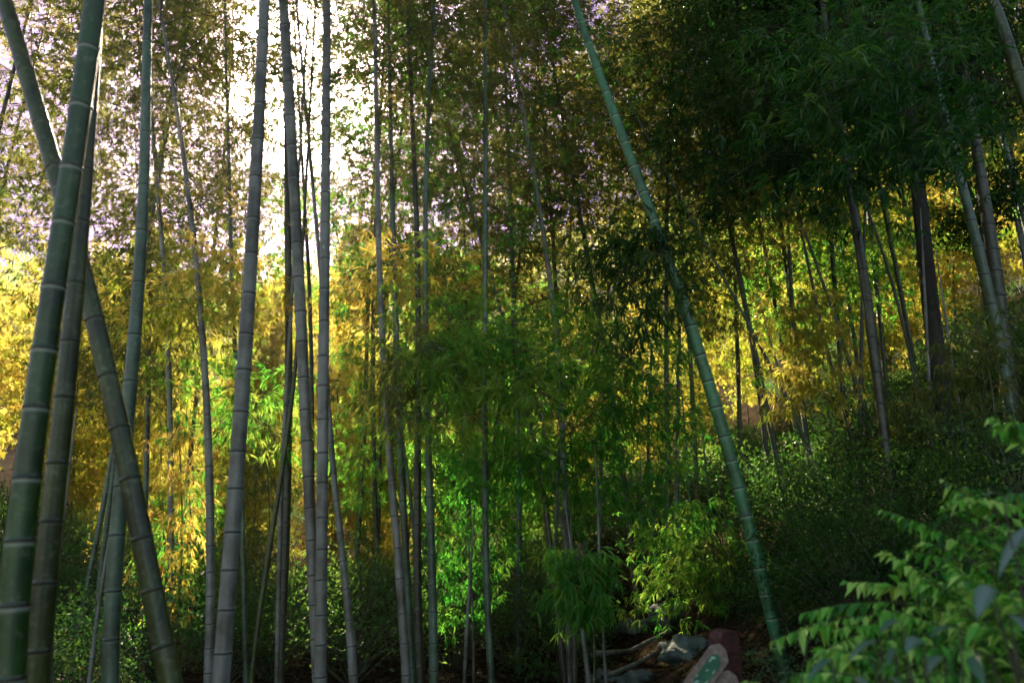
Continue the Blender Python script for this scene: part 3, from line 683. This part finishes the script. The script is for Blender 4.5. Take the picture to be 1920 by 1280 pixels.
# ------------------------------------------------------------------ ferns and broad leaved plants, lower right
def frond_mesh(P, n, L, W, t=.5, hang=.75):
    s = np.linspace(0, 1, 16); u = np.linspace(0, 1, len(P))
    P = np.stack([np.interp(s, u, np.asarray(P)[:, k]) for k in range(3)], 1)
    P[:, 2] += np.sin(s * math.pi) * .05 * np.linalg.norm(P[-1] - P[0])
    b = Bag(); b.twig(P, .0035, .0012, m=1)
    T = unit(np.gradient(P, axis=0))
    q = np.repeat(np.linspace(.12, 1, n), 2) * 15; i = np.minimum(q.astype(int), 14); f = (q - i)[:, None]
    c = P[i] * (1 - f) + P[i + 1] * f; tt = T[i]
    sd = unit(np.cross(tt, [0, 0, 1.0])) * np.tile([1, -1], n)[:, None]
    d = sd + tt * .35 + np.array([0, 0, -hang]) + rng.normal(size=(2 * n, 3)) * .3
    k = np.repeat(np.sin(np.linspace(.35, 2.9, n)) * .5 + .5, 2)
    b.leaves(c, d, L * k * rng.uniform(.55, 1.2, 2 * n), W * k * rng.uniform(.7, 1.15, 2 * n), np.clip(t + rng.normal(size=2 * n) * .3, 0, 1), sag=.18, fold=.18)
    return b.mesh('frond', [FERN, TWIG])
def fern(label, rootpx, Y, fr, L=.085, W=.034):
    r0 = at(rootpx[0], rootpx[1], Y); g = float(ground(r0[0], Y))
    root = empty('fern', (r0[0], Y, g)); tag(root, label, 'fern')
    base = np.array([r0[0], Y, g])
    for (mx, my, tx, ty, yy, n, t) in fr:
        a = at(mx, my, Y); e = at(tx, ty, yy)
        st = Bag(); st.twig([base, base * .4 + a * .6 + [0, 0, .02], a], .006, .0035, m=0, sides=4)
        link('stalk', st.mesh('stalk', [TWIG]), root, True)
        link('frond', frond_mesh([a, (a + e) / 2, e], n, L, W, t), root, True)
    return root
rng = np.random.default_rng(31)
fern('fern with one long frond of hanging leaflets reaching left across the dark bank', (1900, 1120), 3.3,
     [(1860, 1050, 1655, 955, 3.5, 22, .55), (1900, 1010, 1770, 900, 3.4, 16, .8), (1890, 1090, 1700, 1030, 3.4, 18, .4)])
fern('fern with a short yellowish frond below the long hanging one', (1840, 1160), 3.2,
     [(1775, 1110, 1655, 1032, 3.4, 16, .9), (1810, 1120, 1690, 1090, 3.3, 16, .5)])
fern('fern spreading flat green fronds to the left above the signpost', (1720, 1240), 3.3,
     [(1700, 1130, 1505, 1148, 3.5, 24, .5), (1660, 1150, 1448, 1200, 3.4, 24, .6), (1640, 1180, 1520, 1240, 3.2, 20, .8), (1720, 1110, 1590, 1090, 3.5, 18, .7), (1700, 1170, 1560, 1180, 3.3, 20, .5)])
fern('fern at the right edge, highest of the ferns', (1990, 1000), 3.0,
     [(1940, 860, 1860, 780, 3.1, 16, .5), (1960, 920, 1830, 945, 3.1, 16, .4), (1950, 960, 1790, 935, 3.0, 14, .9), (1960, 820, 1900, 790, 3.0, 12, .3)])
fern('fern low in the bottom right corner with dark green fronds', (1900, 1330), 2.6,
     [(1860, 1230, 1700, 1210, 2.7, 20, .4), (1900, 1200, 1780, 1150, 2.8, 18, .6), (1930, 1180, 1890, 1110, 2.8, 16, .5), (1850, 1270, 1720, 1270, 2.6, 18, .3), (1930, 1240, 1990, 1190, 2.7, 12, .6)])
fern('fern at the bottom edge between the signpost and the corner', (1660, 1330), 2.8,
     [(1620, 1270, 1490, 1262, 2.9, 20, .5), (1640, 1240, 1540, 1215, 3.0, 18, .7), (1700, 1250, 1600, 1230, 2.9, 18, .4), (1680, 1290, 1560, 1290, 2.7, 18, .5)])
fern('fern tucked between the low corner fern and the one spreading flat fronds', (1800, 1260), 3.0,
     [(1780, 1180, 1640, 1140, 3.1, 20, .7), (1820, 1150, 1720, 1080, 3.1, 18, .5), (1850, 1130, 1790, 1060, 3.1, 18, .7), (1800, 1200, 1660, 1200, 3.0, 20, .4)])
def fern_clump(label, px, py, Y, n, r, L=.075, W=.03, group=None):
    c = at(px, py, Y); g = float(ground(c[0], Y)); h = max(.12, c[2] - g); root = empty('fern', (c[0], Y, g)); tag(root, label, 'fern', group)
    b0 = np.array([c[0], Y, g])
    for k in range(n):
        az = rng.uniform(0, 6.28); o = np.array([math.cos(az), math.sin(az), 0]); l = r * rng.uniform(.7, 1.15)
        s = np.linspace(0, 1, 6)[:, None]
        P = b0 + np.array([0, 0, 1.0]) * h * rng.uniform(.8, 1.1) * (1 - (1 - s) ** 2.2) + o * l * s ** 1.3 - np.array([0, 0, .45]) * l * s ** 3
        link('frond', frond_mesh(P, 20, L, W, rng.uniform(.2, .9), .35), root, True)
    return root
for px, py, Y, n, r, lb in [
    (1890, 1000, 3.6, 11, .42, 'round fern clump behind the highest pale bluish leaves'),
    (1910, 860, 3.3, 12, .36, 'fern clump at the right edge, topmost of the fern bank'),
    (1880, 930, 3.2, 12, .36, 'fern clump just under the topmost one at the right edge'),
    (1915, 1060, 2.8, 12, .34, 'fern clump hugging the right edge behind the large pale bluish leaves'),
    (1800, 1090, 3.5, 12, .42, 'fern clump in the thick of the fern bank, above the broad grey blue leaves'),
    (1900, 1130, 3.0, 12, .36, 'fern clump below the large pale bluish leaves at the right edge'),
    (1720, 1170, 3.5, 12, .40, 'fern clump at the middle of the fern bank'),
    (1600, 1210, 3.5, 12, .36, 'fern clump at the left end of the fern bank close to the signpost'),
    (1500, 1262, 3.4, 11, .30, 'small fern clump touching the bottom edge just right of the signpost'),
    (1780, 1240, 2.9, 12, .34, 'fern clump near the bottom edge under the broad grey blue leaves'),
    (1880, 1240, 2.6, 12, .30, 'fern clump in the very corner at the bottom right'),
    (1640, 1268, 3.0, 12, .30, 'fern clump at the bottom edge under the long pale leaves')]:
    fern_clump(lb, px, py, Y, n, r)
for i, (px, py, Y, lb) in enumerate([
    (1915, 980, 4.0, 'leafy bush behind the ferns at the right edge, below the highest fern'),
    (1850, 1060, 3.9, 'leafy bush behind the long hanging frond'),
    (1760, 1150, 3.8, 'leafy bush behind the broad grey blue leaves'),
    (1660, 1210, 3.7, 'leafy bush in the left half of the fern bank'),
    (1550, 1245, 3.8, 'low leafy bush nearest to the signpost in the fern bank'),
    (1850, 1200, 3.3, 'leafy bush filling the lower right between the fern clumps'),
    (1730, 1262, 3.2, 'leafy bush at the bottom edge between the fern clumps')]):
    c = at(px, py, Y); g = float(ground(c[0], Y)); root = empty('shrub', (c[0], Y, g - .03)); tag(root, lb, 'shrub')
    f_ = link('foliage', LEAFY[i % 2][0], root); set_mat(f_, FERN); link('stem', LEAFY[i % 2][1], root)
    k = max(.35, (c[2] - g) / .75); root.scale = (min(k, .9) , min(k, .9), k); root.rotation_euler = (0, 0, i * 1.1)
def blade(P0, d, L, W):
    """a broad pointed leaf with a folded midrib"""
    d = unit(np.array(d, float)); r = np.array([0, 0, 1.0]) + rng.normal(size=3) * .3
    sd = unit(np.cross(d, r)); up = np.cross(sd, d); v = []; k = 9
    for i in range(k):
        s = i / (k - 1); w = W * .5 * math.sin(math.pi * s ** .75) ** .8; c = np.array(P0) + d * L * s + np.array([0, 0, -.28]) * L * s * s
        v += [c - sd * w + up * w * .35, c, c + sd * w + up * w * .35]
    f = []
    for i in range(k - 1):
        a = i * 3; f += [[a, a + 1, a + 4], [a, a + 4, a + 3], [a + 1, a + 2, a + 5], [a + 1, a + 5, a + 4]]
    return np.array(v), f
def broad(label, rootpx, Y, specs):
    r0 = at(rootpx[0], rootpx[1], Y); g = float(ground(r0[0], Y)); root = empty('broadleaf_plant', (r0[0], Y, g)); tag(root, label, 'plant')
    base = np.array([r0[0], Y, g]); st = Bag()
    for (x0, y0, x1, y1, w) in specs:
        yy = Y + rng.uniform(-.15, .15)
        a = at(x0, y0, yy); e = at(x1, y1, yy - .12); L = np.linalg.norm(e - a)
        st.twig([base, base * .35 + a * .65 + [0, 0, .04], a], .005, .0025, m=0, sides=4)
        v, f = blade(a, (e - a) + [0, 0, .25 * L], L * .85, w * .72 / F * yy)
        b = Bag(); b.add(v, f, np.tile([.25, .85, .3], 9) + rng.uniform(-.15, .15)); lf = link('leaf', b.mesh('leaf', [PALE]), root, True)
        for pg in lf.data.polygons: pg.use_smooth = True
    link('stem', st.mesh('stem', [TWIG]), root, True)
broad('plant with large pale bluish leaves at the right edge among the ferns', (1960, 1200), 2.2,
      [(1935, 985, 1868, 1090, 34), (1860, 1100, 1828, 1165, 46), (1925, 905, 1875, 950, 26), (1880, 930, 1840, 925, 20), (1940, 1050, 1985, 1120, 40), (1890, 1150, 1930, 1190, 34)])
broad('plant with broad grey blue leaves low in the middle of the ferns', (1760, 1330), 2.3,
      [(1800, 1178, 1730, 1195, 30), (1730, 1200, 1690, 1225, 34), (1690, 1165, 1640, 1188, 26), (1770, 1230, 1730, 1270, 36), (1820, 1230, 1850, 1290, 34)])
broad('plant with long pale leaves hanging over the bottom edge beside the signpost', (1620, 1340), 2.4,
      [(1650, 1200, 1580, 1245, 26), (1560, 1235, 1505, 1285, 22), (1600, 1270, 1640, 1300, 26), (1680, 1215, 1660, 1255, 22), (1500, 1268, 1450, 1290, 20), (1660, 1270, 1700, 1292, 22)])

# ------------------------------------------------------------------ rocks and fallen stems in the gully
ROCK = plainmat('gully_rock', (0.03, 0.045, 0.042), (0.12, 0.15, 0.14), 7, .75, .9)
def rock(px, py, Y, r, label, g):
    import bmesh
    p = at(px, py, Y); bm = bmesh.new(); bmesh.ops.create_icosphere(bm, subdivisions=4, radius=1)
    rs = np.random.default_rng(int(px)); k = rs.normal(size=(6, 3)); ph = rs.uniform(0, 6, 6)
    for v in bm.verts:
        c = np.array(v.co); d = 1 + sum(.10 * math.sin(float(np.dot(k[j], c)) * (1.5 + j * .7) + ph[j]) for j in range(6))
        v.co = Vector(c * d * np.array([1.2, .9, .6]) * r)
    me = bpy.data.meshes.new('rock'); bm.to_mesh(me); bm.free(); me.materials.append(ROCK)
    for q in me.polygons: q.use_smooth = True
    o = link('rock', me); o.location = (p[0], Y, float(ground(p[0], Y)) + r * .22); tag(o, label, 'rock', g)
    o.rotation_euler = (0, 0, rs.uniform(0, 6))
for px, py, Y, r, lb in [(1195, 1190, 13.5, .24, 'greenish rock at the foot of the two thin pale gully stems'), (1190, 1240, 10.5, .22, 'pale topped rock in the middle of the gully'),
    (1255, 1205, 12.5, .28, 'rock at the right side of the gully head'), (1160, 1265, 9.4, .20, 'dark rock at the near left of the gully'), (1230, 1270, 8.8, .20, 'dark rock at the near end of the gully'),
    (1290, 1225, 10.5, .30, 'rock leaning on the bank left of the signpost'), (1130, 1225, 11.5, .2, 'small rock behind the thin grey stem')]:
    rock(px, py, Y, r, lb, None)
def fallen(pts, Y0, Y1, r, label):
    P = []
    for i, (px, py) in enumerate(pts):
        Y = Y0 + (Y1 - Y0) * i / (len(pts) - 1); p = at(px, py, Y); p[2] = max(p[2], float(ground(p[0], Y)) + r * .8); P.append(p)
    s = np.linspace(0, 1, 30); u = np.linspace(0, 1, len(P)); P = np.stack([np.interp(s, u, np.array(P)[:, k]) for k in range(3)], 1)
    o = link('fallen_bamboo', culm_mesh('fallen', P, np.linspace(r, r * .7, 30), .3, CULM_GREY, 8)); tag(o, label, 'bamboo')
fallen([(1110, 1225), (1180, 1220), (1260, 1224)], 11, 12, .035, 'pale fallen bamboo lying level across the gully')
fallen([(1130, 1270), (1200, 1240), (1290, 1205)], 10, 11.5, .03, 'fallen bamboo slanting up to the right across the gully')

# ------------------------------------------------------------------ signpost
import bmesh
def bevel_box(bm, sx, sy, sz, M, bev=.006):
    r = bmesh.ops.create_cube(bm, size=1, matrix=M @ Matrix.Diagonal((sx, sy, sz, 1)))
    es = list({e for v in r['verts'] for e in v.link_edges}); bmesh.ops.bevel(bm, geom=es, offset=bev, segments=2, affect='EDGES')
def obm(name, bm, mat, parent=None):
    me = bpy.data.meshes.new(name); bm.normal_update(); bm.to_mesh(me); bm.free(); me.materials.append(mat); return link(name, me, parent)
REDW = plainmat('red_brown_paint', (0.03, 0.008, 0.006), (0.075, 0.018, 0.014), 30, .6, .3)
BOARD = plainmat('weathered_board', (0.15, 0.10, 0.085), (0.27, 0.20, 0.17), 30, .75, .3)
SGREEN = plainmat('sign_green', (0.012, 0.07, 0.035), (0.03, 0.15, 0.075), 9, .4, .1)
SWHITE = plainmat('sign_pale_mark', (0.20, 0.36, 0.28), (0.36, 0.52, 0.42), 12, .5, .1)
YS = 4.6
c0 = at(1356, 1178, YS); gx = c0[0]; gz = float(ground(gx, YS)); S = YS / math.cos(PITCH) / F
root = empty('signpost', (gx, YS, gz)); tag(root, 'red brown wooden signpost with pale pointed boards at the bottom edge left of the ferns', 'signpost')
top = c0[2] - gz
bm = bmesh.new(); w = 42 * S
prof = [(-w/2, -.15), (w/2, -.15), (w/2, top - .03), (w/2 - .02, top - .008), (.0, top), (-w/2 + .018, top - .012), (-w/2, top - .045)]
vs_ = [bm.verts.new((a, -w * .4, b)) for a, b in prof]; fc = bm.faces.new(vs_)
ex = bmesh.ops.extrude_face_region(bm, geom=[fc]); bmesh.ops.translate(bm, verts=[g for g in ex['geom'] if isinstance(g, bmesh.types.BMVert)], vec=(0, w * .8, 0))
bmesh.ops.recalc_face_normals(bm, faces=bm.faces[:]); bmesh.ops.bevel(bm, geom=bm.edges[:], offset=.005, segments=2, affect='EDGES')
po = obm('post', bm, REDW, root); po.rotation_euler = (0, 0, R(28))
def arrow_board(parent, px, py, ang, Lp, Hp, thick=.03, sgn=True):
    """pointed plank lying in a slanting plane: px,py its right tip on the picture"""
    c = at(px, py, YS - w * .75); L = Lp * S; h = Hp * S
    q = [(-L/2, -h*.35), (-L/2 + h*.25, -h/2), (L/2 - h*.35, -h/2), (L/2, -h*.1), (L/2, h*.25), (L/2 - h*.3, h/2), (-L/2 + h*.25, h/2), (-L/2, h*.35)]
    bm = bmesh.new(); vv = [bm.verts.new((a, 0, b)) for a, b in q]; fc = bm.faces.new(vv)
    ex = bmesh.ops.extrude_face_region(bm, geom=[fc]); bmesh.ops.translate(bm, verts=[g for g in ex['geom'] if isinstance(g, bmesh.types.BMVert)], vec=(0, thick, 0))
    bmesh.ops.recalc_face_normals(bm, faces=bm.faces[:]); bmesh.ops.bevel(bm, geom=bm.edges[:], offset=.004, segments=2, affect='EDGES')
    o = obm('board', bm, BOARD, parent); o.location = Vector(c) - parent.location; o.rotation_euler = (R(-12), R(-ang), R(10))
    if sgn:
        bm = bmesh.new(); q2 = [(a * .62 + h * .02, b * .56) for a, b in q]
        vv = [bm.verts.new((a, -.004, b)) for a, b in q2]; fc = bm.faces.new(vv); ex = bmesh.ops.extrude_face_region(bm, geom=[fc])
        bmesh.ops.translate(bm, verts=[g for g in ex['geom'] if isinstance(g, bmesh.types.BMVert)], vec=(0, .003, 0)); bmesh.ops.recalc_face_normals(bm, faces=bm.faces[:])
        pn = obm('panel', bm, SGREEN, o)
        for (ax, az, bx, bz, ww) in [(.20, .16, .27, .02, .06), (.12, .12, .22, .10, .04), (-.30, .12, -.20, .02, .06), (-.22, .16, -.12, .15, .03), (-.28, -.12, -.08, -.15, .035), (0, -.15, .12, -.12, .03), (-.02, .05, .05, .0, .03)]:
            bm = bmesh.new(); x0, z0, x1, z1 = ax * L, az * h * 1.6, bx * L, bz * h * 1.6
            d = Vector((x1 - x0, 0, z1 - z0)); nn = Vector((-d.z, 0, d.x)).normalized() * ww * h
            a_ = Vector((x0, -.0065, z0)); b_ = Vector((x1, -.0065, z1)); m_ = (a_ + b_) / 2
            bm.faces.new([bm.verts.new(v) for v in (a_, m_ - nn * 1.2, b_, m_ + nn * 1.2)]); obm('mark', bm, SWHITE, o)
    return o
arrow_board(root, 1326, 1258, 48, 98, 38)
arrow_board(root, 1352, 1304, 50, 84, 44, sgn=False)

# ------------------------------------------------------------------ haze
bm = bmesh.new(); bmesh.ops.create_cube(bm, size=1, matrix=Matrix.Translation((8, 61, 32)) @ Matrix.Diagonal((330, 166, 86, 1)))
me = bpy.data.meshes.new('haze'); bm.to_mesh(me); bm.free()
hz = link('haze', me); tag(hz, 'thin sunlit haze hanging in the grove', 'haze', kind='stuff')
hm, ht = newmat('haze_air'); pv = N(ht, 'ShaderNodeVolumePrincipled'); ho = N(ht, 'ShaderNodeOutputMaterial')
pv.inputs['Color'].default_value = (0.92, 0.82, 0.96, 1); pv.inputs['Density'].default_value = 0.0004; pv.inputs['Anisotropy'].default_value = 0.87
ht.links.new(pv.outputs[0], ho.inputs['Volume']); me.materials.append(hm)
